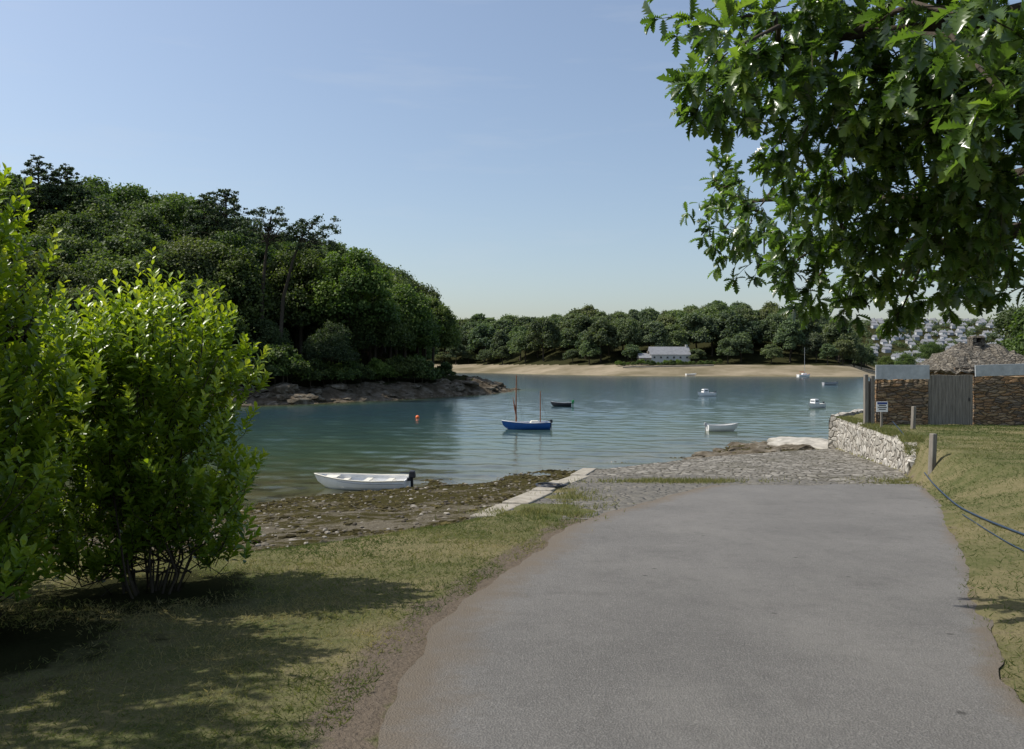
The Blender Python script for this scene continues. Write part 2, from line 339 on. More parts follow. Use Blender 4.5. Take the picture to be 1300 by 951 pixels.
# concrete slabs
ks = [(13.3, 15.2), (15.23, 17.6), (17.63, 20.2), (20.23, 22.7), (22.73, 25.6)]
for i, (y0, y1) in enumerate(ks):
    x0 = slipL(y0); x1 = slipL(min(y1, 25.2)); wdt = .46+.08*(i % 2)
    L_ = math.hypot(x1-x0, y1-y0); Vb, Fb = boxvf(wdt, L_, .8, (0, 0, -.4), 1, .03)
    Vb[:, 0] += .03*np.sin(Vb[:, 1]*5+i)
    o = mesh_obj('concrete_slab', Vb, Fb, m_conc, loc=((x0+x1)/2-.08+.05*(i % 2), (y0+y1)/2, plane((y0+y1)/2)+.02+.025*(i % 3)))
    o.rotation_euler = (-math.atan(.07), .02*(i % 3-1), -math.atan2(x1-x0, y1-y0)+.02*((i*7) % 3-1)); tag(o, "long pale weathered concrete slab edging the slipway", "slab", "concrete slabs edging the slipway")

# ------------------------------------------------------------------ foliage
def frames(d_, n_):
    d_ = norm(d_); x = norm(np.cross(d_, n_)); return x, d_, np.cross(x, d_)
def scatter(T, TF, P, D_, N_, sc, tint):
    x, d_, n_ = frames(D_, N_); sc = np.asarray(sc)[:, None, None]
    V = P[:, None]+sc*(T[None, :, 0:1]*x[:, None]+T[None, :, 1:2]*d_[:, None]+T[None, :, 2:3]*n_[:, None])
    k = len(T); F = TF[None]+(np.arange(len(P))*k)[:, None, None]
    return V.reshape(-1, 3), F.reshape(-1, TF.shape[1]), np.repeat(tint, k)
def leaf_template(w_, fold=.12, droop=.18, fwd=None):
    m = len(w_); y = np.linspace(0, 1, m); V = []
    for i in range(m):
        z = -droop*y[i]**2; f_ = (fwd[i] if fwd else 0)
        V += [(0, y[i], z), (-w_[i], min(1.02, y[i]+f_), z+fold*w_[i]*2), (w_[i], min(1.02, y[i]+f_), z+fold*w_[i]*2)]
    F = []
    for i in range(m-1):
        p = 3*i; F += [[p, p+3, p+4, p+1], [p, p+2, p+5, p+3]]
    return np.array(V), np.array(F)
def rnd_unit(n): return norm(R.normal(size=(n, 3)))

QT = np.array([(-.5, 0, 0), (-.2, .45, .08), (.45, .55, 0), (.5, -.1, -.06), (.1, -.5, .05)]); QF = np.array([[0, 4, 3, 2, 1]])
def crown(lobes, npts, size, squash=1.0, rough=.19):
    P = []; N_ = []; Tn = []
    tot = sum(l[1]**2 for l in lobes)
    for c_, r_ in lobes:
        n = int(npts*r_**2/tot); u = rnd_unit(n); u[:, 2] = np.where(u[:, 2] < -.35, -u[:, 2], u[:, 2])
        ph = R.rand(4)*6; ax = norm(R.normal(size=(3, 3)))
        q1 = u@ax[0]; q2 = u@ax[1]; q3 = u@ax[2]
        bump = 1+.24*np.sin(q1*5+ph[0])*np.sin(q2*5+ph[1])+.18*np.sin(q3*9+ph[2])*np.sin(q1*11+ph[3])+R.normal(size=n)*rough
        P.append(np.array(c_)+u*r_*bump[:, None]*np.array([1, 1, squash])); N_.append(norm(u*.6+R.normal(size=(n, 3))*.5+np.array([0, 0, .4])))
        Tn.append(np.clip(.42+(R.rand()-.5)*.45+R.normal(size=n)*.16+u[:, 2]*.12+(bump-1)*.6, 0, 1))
    P = np.concatenate(P); N_ = np.concatenate(N_); Tn = np.concatenate(Tn)
    return scatter(QT, QF, P, rnd_unit(len(P)), N_, size*R.uniform(.6, 1.4, len(P)), Tn)
def limbs(h, r0, targets, base_lean=.03, n=7):
    top = np.array([R.normal()*base_lean*h, R.normal()*base_lean*h, h*.62]); parts = []
    P = [np.array([0, 0, -.8]), top*.3, top*.65, top]; P[1] = P[1]+R.normal(size=3)*.1
    parts.append(tube(P, [r0*1.25, r0*.95, r0*.7, r0*.4], n))
    for t_ in targets:
        s_ = top*R.uniform(.45, .95); t_ = np.array(t_); mid = (s_+t_)/2+np.array([0, 0, .05*h])
        parts.append(tube([s_, mid, t_], [r0*.4, r0*.25, r0*.08], 5))
    return join(parts)
lm_mids = [leafmat('broadleaf_foliage', (.030, .05, .02), (.07, .104, .034), (.145, .182, .058), .6, .25, .33, objvar=True),
           leafmat('oak_wood_foliage', (.033, .05, .025), (.075, .102, .044), (.15, .174, .074), .6, .25, .33, objvar=True),
           leafmat('ash_foliage', (.031, .056, .02), (.08, .118, .036), (.16, .208, .058), .6, .25, .33, objvar=True)]
lm_fars = [leafmat('hillside_foliage_haze', (.052, .076, .052), (.10, .13, .078), (.16, .19, .108), .7, .2, .3, objvar=True), leafmat('hillside_foliage_pale_haze', (.062, .082, .052), (.115, .142, .08), (.182, .205, .11), .7, .2, .3, objvar=True)]  # distance haze put into the base colours, bluer and paler than near foliage
lm_pine = leafmat('pine_foliage', (.02, .038, .02), (.044, .07, .034), (.08, .108, .046), .6, .2, .22)
lm_lite = leafmat('willow_foliage', (.06, .10, .025), (.12, .18, .04), (.2, .26, .06), .6, .25, .35)

def broad_proto(name, H, W, nl, npts, size, mat, low=.12, label='', cat='tree', cone=0):
    lobes = []
    for i in range(nl):
        u = rnd_unit(1)[0]; u[2] = abs(u[2])*1.25-.4
        rr = R.uniform(.07, .17)*W*(1-cone*max(0, u[2])*.4)
        zc = H*(low+(1-low)*.5)+u[2]*H*(1-low)*.47
        lobes.append((np.array([u[0]*W*.44, u[1]*W*.44, min(zc, H-rr*.8)]), rr))
    lobes.append((np.array([0, 0, H*.48]), W*.25)); lobes.append((np.array([0, 0, H*.74]), W*.14))
    e = empty(name, (0, 0, 0), label, cat)
    tv, tf = limbs(H, H*.022, [l[0] for l in lobes[:9]])
    mesh_obj('trunk', tv, tf, m_bark, e, True)
    V, F, T = crown(lobes, npts, size); mesh_obj('crown', V, F, mat, e, attrs=dict(tint=T)); return e
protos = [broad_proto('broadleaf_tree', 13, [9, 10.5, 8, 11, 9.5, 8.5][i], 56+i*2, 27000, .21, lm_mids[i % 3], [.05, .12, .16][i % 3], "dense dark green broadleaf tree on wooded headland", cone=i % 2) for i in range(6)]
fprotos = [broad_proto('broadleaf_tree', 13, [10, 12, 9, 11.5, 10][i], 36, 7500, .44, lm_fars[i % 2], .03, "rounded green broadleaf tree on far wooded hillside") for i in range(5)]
shrub = broad_proto('shrub', 4, 4.5, 20, 6000, .2, lm_lite, .0, "light green shrub at the foot of wooded bank", 'shrub')
shrubd = broad_proto('shrub', 4, 4.5, 20, 6000, .2, lm_mids[0], .0, "dark green shrub at the foot of wooded bank", 'shrub')

def tz(x, y): return float(terrain(np.array([float(x)]), np.array([float(y)]))[0][0])
used = set()
def put(p, x, y, sc, rz, label=None, group=None, dz=0):
    sc = (sc*R.uniform(.9, 1.15), sc*R.uniform(.9, 1.15), sc) if not isinstance(sc, tuple) else sc
    if p.name not in used:
        used.add(p.name); p.location = (x, y, tz(x, y)-.2+dz); p.rotation_euler = (0, 0, rz); p.scale = sc
        if label: p["label"] = label
        if group: p["group"] = group
        return p
    return copy_thing(p, (x, y, tz(x, y)-.2+dz), rz, sc, label, group)
SKX = [-.75, -.6, -.56, -.53, -.48, -.44, -.4, -.35, -.31, -.27, -.24, -.2, -.155, -.12, -.1, -.085, -.07]
SKT = [.28, .275, .265, .25, .238, .222, .198, .178, .166, .166, .16, .154, .158, .148, .128, .07, .0]
cand = []
for gy in np.arange(70, 225, 6.8):
    for gx in np.arange(-155, 0, 6.8):
        x = gx+R.uniform(-2.8, 2.8); y = gy+R.uniform(-2.8, 2.8)
        d_ = float(dh_f(np.array([x]), np.array([y]))[0])
        if d_ < 8 or x/y < -.78 or x/y > -.10 or d_ > 66: continue
        cand.append((d_, x, y))
cand.sort(); k = 0
for d_, x, y in cand:
    z0 = tz(x, y); want = float(np.interp(x/y, SKX, SKT))*y-z0
    h = min(want*R.choice([.72, .88, .97, 1.04]), R.uniform(12, 19.5))
    if d_ < 14: h = min(h, R.uniform(7, 15))
    if h < 4: continue
    w_ = max(h, 9)/13.*R.uniform(.85, 1.15); put(protos[R.randint(6)], x, y, (w_, w_, h/13.), R.uniform(0, 6.28), group='trees on the wooded headland'); k += 1
print('headland trees', k)
for i in range(56):
    x = -78+i*1.4+R.uniform(-.7, .7); yb_ = float(np.interp(x, [-150, -60, -31, -15, -5, 0, 2], [66, 78, 94, 112, 128, 141, 150]))
    y = yb_+R.uniform(9, 13)
    if x/y > -.075: continue
    put(shrub if R.rand() < .2 else shrubd, x, y, R.uniform(.5, 1.25), R.uniform(0, 6), group='shrubs along the wooded bank')
FX = [-.11, -.06, 0, .05, .1, .14, .16, .2, .25, .31, .35, .4, .435, .452, .46]
FT = [.058, .06, .058, .059, .073, .061, .068, .064, .076, .077, .07, .06, .045, .03, .01]
cand = []
for gy in np.arange(330, 520, 15):
    for gx in np.arange(-70, 240, 9.5):
        x = gx+R.uniform(-3.5, 3.5); y = gy+R.uniform(-4, 4)
        d_ = float(df_f(np.array([x]), np.array([y]))[0])
        if d_ < 20 or (d_ < 42 and x/y < .4) or d_ > 130 or x/y < -.13 or x/y > .452: continue
        if .155 < x/y < .228 and y < 358: continue
        cand.append((d_, x, y))
cand.sort(); k = 0
for d_, x, y in cand[:290]:
    z0 = tz(x, y); want = float(np.interp(x/y, FX, FT))*y-z0
    h = min(want*R.uniform(.82, 1.08), R.uniform(12, 21))
    if d_ < 52: h = min(h, R.uniform(6, 13))
    if h < 3: continue
    s_ = h/13.; wq = max(s_, .8)*R.uniform(.85, 1.2); put(fprotos[k % 5], x, y, (wq, wq, s_), R.uniform(0, 6.28), group='trees on the far wooded shore'); k += 1
print('far trees', k)
for i in range(26):
    x = 45+i*1.7+R.uniform(-.8, .8); y = 338+R.uniform(-2, 3)
    copy_thing(shrubd if i % 3 else shrub, (x, y, tz(x, y)-.3), R.rand()*6, R.uniform(.4, .7), "low green garden shrub below the cottage", 'garden shrubs below the cottage')

def umbrella(name, H, lean, seed, label):
    e = empty(name, (0, 0, 0), label, 'pine tree'); rs = np.random.RandomState(seed)
    top = np.array([lean, .3, H]); P = [np.array([0, 0, -1]), np.array([lean*.1, 0, H*.3]), np.array([lean*.45, .2, H*.65]), top]
    parts = [tube(P, [.3, .25, .19, .09], 8)]; lobes = []
    for i in range(40):
        a_ = i*2.4+rs.rand(); r_ = rs.uniform(.5, 4.6); c_ = top+np.array([math.cos(a_)*r_, math.sin(a_)*r_, rs.uniform(-3.8, .6)+rs.normal()*.3])
        s_ = P[2]+(top-P[2])*rs.uniform(.2, .9); parts.append(tube([s_, (s_+c_)/2+np.array([0, 0, -.2]), c_], [.07, .045, .02], 5)); lobes.append((c_, rs.uniform(.3, .7)))
    tv, tf = join(parts); mesh_obj('trunk', tv, tf, m_bark, e, True)
    V, F, T = crown(lobes, 3200, .2, .6, .4); mesh_obj('crown', V, F, lm_pine, e, attrs=dict(tint=T)); return e
def place_px(px, d_): return (px-650)/1011*d_
e = umbrella('pine_tree', 15, 1.2, 3, "open-crowned pine with bare trunk rising above the wood"); e.location = (place_px(332, 109), 109, 20.0-15)
e = umbrella('pine_tree', 15, 3.6, 9, "leaning open-crowned pine with long bare trunk"); e.location = (place_px(356, 109), 109, 19.1-15)
def cedar(name, H, seed, label, wid=4.2):
    e = empty(name, (0, 0, 0), label, 'conifer tree'); rs = np.random.RandomState(seed); lobes = []; parts = [tube([(0, 0, -1), (0, 0, H*.5), (.2, 0, H*.97)], [.4, .25, .05], 7)]
    for i in range(120):
        t_ = i/119; z = H*(.45+.53*t_); a_ = i*2.4; r_ = (1-t_)**.5*wid*rs.uniform(.25, 1.1)+.15; c_ = np.array([math.cos(a_)*r_, math.sin(a_)*r_, z+rs.uniform(-.7, .7)])
        lobes.append((c_, rs.uniform(.35, .75)*(1.15-t_*.6)))
        if i % 2: parts.append(tube([(0, 0, z-.3), c_*.5+np.array([0, 0, z*.5-.1]), c_], [.08, .05, .02], 4))
    tv, tf = join(parts); mesh_obj('trunk', tv, tf, m_bark, e, True)
    V, F, T = crown(lobes, 9000, .22, .6, .32); mesh_obj('crown', V, F, lm_pine, e, attrs=dict(tint=T)); return e
e = cedar('conifer_tree', 14, 4, "dark layered conifer standing above the wood", 5.2); e.location = (place_px(286, 120), 120, 26.0-14)
e = cedar('conifer_tree', 12, 5, "dark layered conifer standing above the wood", 4.2); e.location = (place_px(262, 122), 122, 25.6-12)
e = cedar('conifer_tree', 18, 6, "dark conifer on top of the wooded hill", 5.0); e.location = (place_px(84, 122), 122, 30.0-18)
e = cedar('conifer_tree', 18, 8, "dark conifer on top of the wooded hill", 5.0); e.location = (place_px(48, 120), 120, 31.0-18)

for (px, d_, top, sc_, pi) in [(1310, 52, 386, .62, 4), (1350, 48, 370, .7, 5), (1181, 75, 434, .18, 3), (1150, 75, 450, .2, 0), (1125, 85, 452, .2, 2)]:
    p = protos[pi]; x = place_px(px, d_); ztop = -(top-460)/1011*d_
    o = copy_thing(p, (x, d_, ztop-13*sc_), R.rand()*6, sc_, "green leafy tree behind the stone boundary wall", 'trees behind the wall')

# --- oak
ow = [.012, .05, .15, .06, .20, .08, .25, .10, .27, .11, .2, .12, .08, .0]; of_ = [0, .02, .09, .0, .10, .0, .11, .0, .10, .0, .06, .02, .01, 0]
OT, OF = leaf_template(ow, .2, .25, of_)
lm_oak = leafmat('oak_leaf', (.04, .074, .02), (.09, .148, .036), (.19, .26, .055), .27, .65, .45)
def W3(px, py, d_): return np.array([(px-650)/1011*d_, d_, -(py-460)/1011*d_])
clumps = [(935, 22, 4.5, .26, .75), (1010, 25, 4.5, .3, .8), (1100, 40, 4.6, .4, .85), (1200, 50, 4.3, .42, .9), (1290, 50, 4, .42, .9), (896, 116, 4.2, .1, 1), (948, 108, 4.2, .17, .8), (1050, 130, 4.6, .31, .8), (1150, 140, 4.7, .4, .85), (1250, 150, 4.3, .42, .9),
          (990, 175, 4.8, .13, .8), (1065, 215, 5, .3, .8), (1160, 230, 5, .38, .8), (1270, 235, 4.6, .42, .8), (912, 240, 7.2, .22, .75), (965, 262, 6.6, .27, .7), (1035, 280, 5.4, .25, .65), (1120, 285, 5.3, .26, .65), (1200, 270, 5, .3, .7), (1290, 270, 5, .36, .7),
          (920, 290, 7.2, .18, .7), (970, 322, 7, .18, .7), (1012, 330, 5.6, .13, .7), (1028, 365, 5.6, .10, .7), (1085, 340, 5.6, .14, .6), (1140, 358, 5.6, .15, .6), (1195, 325, 5.5, .17, .55), (1265, 315, 5.5, .18, .55), (1145, 392, 5.6, .05, .9), (1205, 368, 5.5, .06, .9), (1078, 380, 5.6, .06, .9), (1262, 352, 5.5, .06, .9), (1225, 20, 3, .2, .7), (935, 60, 3.7, .13, .7), (1285, 135, 2.9, .12, .7)]
for i in range(14): clumps.append((R.uniform(1400, 1750), R.uniform(-250, 280), R.uniform(4, 5.5), .5, .35))
for i in range(7): clumps.append((R.uniform(1100, 1500), R.uniform(-330, -100), R.uniform(4, 6.5), .45, .35))
oak = empty('oak_tree', (6.2, 3.6, float(lawn(3.6))), "overhanging oak with glossy lobed leaves beside the road", 'tree')
ob = np.array(oak.location)
limbsP = [np.array([(6.1, 3.7, 1.2), (4.3, 4.2, 2.1), (2.8, 4.4, 1.95), (1.5, 4.5, 1.75)]), np.array([(6.15, 3.8, .8), (4.4, 4.8, 1.35), (3.0, 5.4, 1.15), (1.95, 6.8, 1.35)]), np.array([(6.1, 3.8, .6), (4.5, 5.1, 1.0), (3.2, 5.4, .85), (2.3, 5.6, .8)])]
parts = [tube(np.array([(6.2, 3.6, -2.2), (6.15, 3.62, -1), (6.1, 3.7, .6), (6.2, 3.7, 2.2), (6.4, 3.8, 4.5)])-ob, [.42, .33, .28, .2, .06], 12)]
dense = []
for Lp in limbsP:
    t_ = np.linspace(0, 3, 25); P = np.stack([np.interp(t_, range(4), Lp[:, i]) for i in range(3)], 1); P += np.stack([np.sin(t_*3)*.04, np.cos(t_*4)*.04, np.sin(t_*5)*.03], 1)
    parts.append(tube(P-ob, np.linspace(.12, .012, 25), 7)); dense.append(P)
dense = np.concatenate(dense)
LP = []; LD = []; LN = []; LS = []; LT = []
for (px, py, d_, r_, q) in clumps:
    c_ = W3(px, py, d_); j = np.argmin(np.linalg.norm(dense-c_, axis=1)); s_ = dense[j]
    mid = (s_+c_)/2+np.array([.1, 0, .12]); parts.append(tube([s_-ob, mid-ob, c_-ob], [.018, .013, .006], 5))
    for k in range(int(34*q*(r_/.3)**2)+5):
        u = rnd_unit(1)[0]; p0 = c_+u*r_*R.uniform(.05, .9); dr = norm(u*.9+np.array([-.25, -.05, -.25])+R.normal(size=3)*.3); ln = min(.28, R.uniform(.3, 1.0)*r_+.04)
        p1 = p0+dr*ln+np.array([0, 0, -.04])
        if R.rand() < .5: parts.append(tube([p0-ob, (p0+p1)/2-ob+np.array([0, 0, .01]), p1-ob], [.004, .003, .0015], 3))
        n = 12
        tt = np.concatenate([R.uniform(.2, .9, 4), np.full(n-4, .97)]); pp = p0+(p1-p0)*tt[:, None]
        LP.append(pp); LD.append(norm(dr*.75+R.normal(size=(n, 3))*.6+np.array([0, 0, -.2]))); LN.append(norm(R.normal(size=(n, 3))*.45+np.array([-.15, 0, 1]))); LS.append(R.uniform(.07, .145, n)); LT.append(np.clip(R.normal(.45, .2, n)+R.normal()*.14, 0, 1))
LP = np.concatenate(LP); print('oak leaves', len(LP))
V, F, T = scatter(OT, OF, LP-ob, np.concatenate(LD), np.concatenate(LN), np.concatenate(LS), np.concatenate(LT))
tv, tf = join(parts); mesh_obj('trunk', tv, tf, m_bark, oak, True); mesh_obj('crown', V, F, lm_oak, oak, attrs=dict(tint=T), smooth=True)

# --- bushes
BT, BF = leaf_template([.02, .17, .23, .18, .0], .2, .15)
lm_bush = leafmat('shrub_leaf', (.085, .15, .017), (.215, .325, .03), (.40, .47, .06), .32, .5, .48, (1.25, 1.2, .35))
def bush(loc, blobs, nsh, label, nstem=5):
    e = empty('bush', loc, label, 'bush'); P = []; D_ = []; N_ = []; SS = []; TT = []; parts = []
    vol = sum(b[1][0]*b[1][2] for b in blobs)
    for c_, r_ in blobs:
        c_ = np.array(c_); r_ = np.array(r_); n = int(nsh*r_[0]*r_[2]/vol)
        u = rnd_unit(n); lump = 1+.18*np.sin(u[:, 0]*7+1)*np.cos(u[:, 2]*6)+.14*np.sin(u[:, 1]*9)
        rad = R.uniform(.5, 1.0, n)**.7*lump; p = c_+u*r_*rad[:, None]; p[:, 2] = np.maximum(p[:, 2], .06)
        sd = norm(u*np.array([.4, .4, .2])+np.array([0, 0, 1.0])+R.normal(size=(n, 3))*.2); ln = R.uniform(.16, .36, n)*np.where(u[:, 2] > .3, R.uniform(1, 1.9, n), .85)
        for i in range(n):
            m = 14; t_ = np.linspace(.05, 1, m); ph = np.arange(m)*2.4+R.rand()*6
            a_ = norm(np.cross(sd[i], [.3, .9, .1])); b_ = np.cross(sd[i], a_); rd = np.cos(ph)[:, None]*a_+np.sin(ph)[:, None]*b_
            P.append(p[i]+sd[i]*(t_*ln[i])[:, None]); D_.append(norm(sd[i]*(.4+.8*t_)[:, None]+rd*.8+R.normal(size=(m, 3))*.12)); N_.append(norm(sd[i]-rd*.3+R.normal(size=(m, 3))*.2))
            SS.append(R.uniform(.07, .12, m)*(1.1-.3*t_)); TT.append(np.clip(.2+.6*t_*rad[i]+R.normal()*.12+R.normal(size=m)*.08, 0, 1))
            if i % 3 == 0: parts.append(tube([p[i]-sd[i]*.25-u[i]*.15, p[i], p[i]+sd[i]*ln[i]], [.005, .004, .002], 3))
        for i in range(nstem):
            tgt = c_+rnd_unit(1)[0]*r_*.6; a_ = R.rand()*6.28; q_ = R.uniform(.08, .3); b0 = np.array([math.cos(a_)*q_, math.sin(a_)*q_, -.1])
            parts.append(tube([b0, b0*1.6+R.normal(size=3)*.05+np.array([0, 0, .4]), (b0*2+tgt)/2+R.normal(size=3)*.08+np.array([0, 0, .15]), tgt], [.014, .011, .008, .004], 5))
    V, F, T = scatter(BT, BF, np.concatenate(P), np.concatenate(D_), np.concatenate(N_), np.concatenate(SS), np.concatenate(TT))
    tv, tf = join(parts); mesh_obj('trunk', tv, tf, m_bark, e, True); mesh_obj('crown', V, F, lm_bush, e, attrs=dict(tint=T), smooth=True); return e
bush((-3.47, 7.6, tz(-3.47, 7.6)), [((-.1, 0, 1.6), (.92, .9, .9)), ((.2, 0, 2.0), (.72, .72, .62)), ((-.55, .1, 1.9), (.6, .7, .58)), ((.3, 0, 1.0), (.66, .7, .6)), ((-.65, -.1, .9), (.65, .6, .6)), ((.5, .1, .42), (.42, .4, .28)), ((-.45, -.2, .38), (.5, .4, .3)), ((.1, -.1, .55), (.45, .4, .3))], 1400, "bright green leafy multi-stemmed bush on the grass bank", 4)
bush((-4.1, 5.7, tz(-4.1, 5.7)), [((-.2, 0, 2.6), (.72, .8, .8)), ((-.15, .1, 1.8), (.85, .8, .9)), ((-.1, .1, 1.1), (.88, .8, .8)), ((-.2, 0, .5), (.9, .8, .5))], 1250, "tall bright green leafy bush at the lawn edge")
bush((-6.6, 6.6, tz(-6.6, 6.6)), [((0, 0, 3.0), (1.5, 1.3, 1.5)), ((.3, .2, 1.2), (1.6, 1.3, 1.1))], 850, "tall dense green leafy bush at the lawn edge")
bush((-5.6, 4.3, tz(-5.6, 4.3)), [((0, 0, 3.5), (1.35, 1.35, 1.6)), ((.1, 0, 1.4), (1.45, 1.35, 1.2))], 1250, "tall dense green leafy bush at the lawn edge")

# --- grass blades
gt = np.array([(-.5, 0, 0), (.5, 0, 0), (.1, 1, .25)]); GF = np.array([[0, 1, 2]])
lm_grass = leafmat('grass_blades', (.07, .102, .027), (.14, .155, .05), (.29, .25, .125), .7, .2, .45, (1.2, 1.2, .8))
def lawnblades(name, x0, x1, y0, y1, n, h, ok):
    u = R.rand(n); y = y0+(y1-y0)*u**1.6; x = R.uniform(x0, x1, n); z, zn, _, _ = terrain(x, y)
    dens = fbm(x*.9, y*.9, 11)+.35*fbm(x*4, y*4, 12)
    for bx, by, br in BUSHES[:2]: dens = dens-.8*np.clip(1.1-np.hypot(x-bx, y-by)/(br*.9), 0, 1)
    k_ = ok(x, y) & (dens > R.uniform(.2, .85, n)); x = x[k_]; y = y[k_]; z = z[k_]; m = len(x)
    P = np.stack([x, y, z-.004], 1); D_ = norm(R.normal(size=(m, 3))*np.array([.8, .8, .3])+np.array([0, 0, .6])); N_ = norm(R.normal(size=(m, 3))*np.array([1, 1, .1]))
    hh = h*R.uniform(.4, 1.3, m)*(1+y*.04); T0 = gt.copy(); T0[:, 0] *= .17
    dry = np.clip(fbm(x*.5, y*.5, 21)*2.6-.9+.7*(fbm(x*3, y*3, 5)-.5)+R.normal(size=m)*.18, 0, 1)
    V, F, T = scatter(T0, GF, P, D_, N_, hh, dry); tag(mesh_obj(name, V, F, lm_grass, attrs=dict(tint=T)), "short patchy sun-dried grass", "grass", kind='stuff')
lawnblades('grass', -8, 1.6, 2.4, 14.0, 330000, .036, lambda x, y: (x < xl(y)-.08+.5*(fbm(x*2, y*2, 31)-.5)) & (y < yg(x)+.6+1.2*fbm(x*2, y*2, 35)) & (x < 1.2) & (x > -.85*y-1))
lawnblades('grass', 2.5, 24, 3.5, 34, 330000, .04, lambda x, y: (x > xr(y)+np.where(y > 20, .1, -.25+.6*fbm(x*2, y*2, 33))) & (x < .72*y+2))
def tufts(cx, cy, rx, ry, n, h):
    x = cx+R.normal(size=n)*rx; y = cy+R.normal(size=n)*ry; k_ = fbm(x*3, y*3, 40) > .42; x = x[k_]; y = y[k_]; m = len(x)
    P = np.stack([x, y, plane(y)+.005], 1); T0 = gt.copy(); T0[:, 0] *= .14
    V, F, T = scatter(T0, GF, P, norm(R.normal(size=(m, 3))*.5+np.array([0, 0, .8])), rnd_unit(m), h*R.uniform(.5, 1.2, m), np.clip(R.normal(.6, .2, m), 0, 1))
    tag(mesh_obj('grass_tufts', V, F, lm_grass, attrs=dict(tint=T)), "dry grass tufts at slipway edge", "grass", kind='stuff')
tufts(4.2, 20.6, 1.1, .3, 3500, .12); tufts(1.2, 16.2, .35, 1.5, 2500, .11); tufts(10.4, 20.4, .6, .6, 3500, .11); tufts(.4, 13.8, .5, .4, 2500, .1)
n = 11000; y = R.uniform(22.3, 42, n); x = xr(y)+R.uniform(-.1, .6, n); k_ = fbm(x*2, y*2, 77) > .42; x = x[k_]; y = y[k_]; m = len(x); T0 = gt.copy(); T0[:, 0] *= .12
V, F, T = scatter(T0, GF, np.stack([x, y, lawn(y)-.02-.5*np.maximum(0, (23.5-y)/2.2)], 1), norm(R.normal(size=(m, 3))*.5+np.array([-.35, 0, .7])), rnd_unit(m), R.uniform(.08, .22, m), np.clip(R.normal(.5, .2, m), 0, 1))
tag(mesh_obj('grass_tufts', V, F, lm_grass, attrs=dict(tint=T)), "grass spilling over retaining wall top", "grass", kind='stuff')

# --- pebbles & seaweed on foreshore
IV, IF = ico(1)
def scatter_stones(name, n, x0, x1, y0, y1, s0, s1, mat, flat, ok, label, sub=(IV, IF), pw_=4):
    x = R.uniform(x0, x1, n); y = R.uniform(y0, y1, n); z, zn, dh, df = terrain(x, y); k_ = ok(x, y, z, dh, df); x = x[k_]; y = y[k_]; z = z[k_]; m = len(x)
    s_ = s0+(s1-s0)*R.rand(m)**pw_; V0, F0 = sub; kk = len(V0)
    sc = s_[:, None, None]*R.uniform(.6, 1.2, (m, 1, 3))*np.array([1, 1, flat]); V = V0[None]*sc*R.uniform(.75, 1.2, (m, kk, 1)); a_ = R.rand(m)*6.28; ca = np.cos(a_)[:, None]; sa = np.sin(a_)[:, None]
    V = np.stack([V[..., 0]*ca-V[..., 1]*sa, V[..., 0]*sa+V[..., 1]*ca, V[..., 2]], -1)+np.stack([x, y, z], 1)[:, None]
    F = (F0[None]+(np.arange(m)*kk)[:, None, None]).reshape(-1, 3); o = mesh_obj(name, V.reshape(-1, 3), F, mat, attrs=dict(tint=np.repeat(R.rand(m), kk))); tag(o, label, name.split('_')[-1], kind='stuff')
mp = MB('pebble', 1.0, .0); mp.color(mp.ramp(mp.attr('tint'), [(0, (.055, .047, .035)), (.75, (.155, .138, .108)), (1, (.34, .31, .26))]))
mw = MB('seaweed', .95, .05); mw.color(mw.ramp(mw.attr('tint'), [(0, (.02, .017, .007)), (.7, (.06, .05, .02)), (1, (.105, .088, .034))])); mw.bump(mw.noise(20, 5), .9, .05)
shore_ok = lambda x, y, z, dh, df: (y > yg(x)+1.0) & (z > WL-.12) & (y < ys(x)+5)
scatter_stones('shore_pebbles', 45000, -13, 26, 11, 62, .012, .11, mp.m, .55, shore_ok, "scattered pebbles and stones on the foreshore", pw_=5)
scatter_stones('brown_seaweed', 110000, -13, 28, 12, 70, .03, .16, mw.m, .35, lambda x, y, z, dh, df: (y > yg(x)+1.0) & (z > WL-.3) & (y < ys(x)+7) & (fbm(x*.45, y*.9, 51)+.25*fbm(x*3, y*3, 52) > .6-.16*np.clip(1-(z-WL)/.5, 0, 1)), "brown seaweed strewn along the tideline")
mr = MB('shore_rock', .95, .1); rn = mr.noise(1.3, 7, .7); mr.color(mr.ramp(rn, [(.3, (.04, .032, .02)), (.5, (.11, .092, .065)), (.7, (.24, .215, .17))])); mr.bump(rn, .9, .2)
scatter_stones('shore_rocks', 2600, -75, 1, 76, 156, .3, 1.8, mr.m, .4, lambda x, y, z, dh, df: (dh > -.6) & (dh < 9), "brown rocks along the headland shore", ico(2))
scatter_stones('shore_rocks', 1500, 9, 27, 38, 66, .1, .9, mr.m, .3, lambda x, y, z, dh, df: (y > yg(x)+.8) & (y < ys(x)+.5), "brown rocks beside the slipway foot", ico(2))
# pale flat rock outcrop at the foot of the wall
V, F_ = ico(4); nn_ = 1+.18*np.sin(V[:, 0]*5+1)*np.cos(V[:, 1]*6)+.08*np.sin(V[:, 0]*13+V[:, 1]*9); V = V*nn_[:, None]*np.array([1.9, 3.2, .35]); m_pr = simple('pale_rock', (.34, .32, .275), .95, .1, .35, 2)
tag(mesh_obj('rock', V, F_.tolist(), m_pr, smooth=True, loc=(17.2, 46.5, tz(17.2, 46.5)+.1)), "pale flat rock outcrop at the foot of the sea wall", "rock")

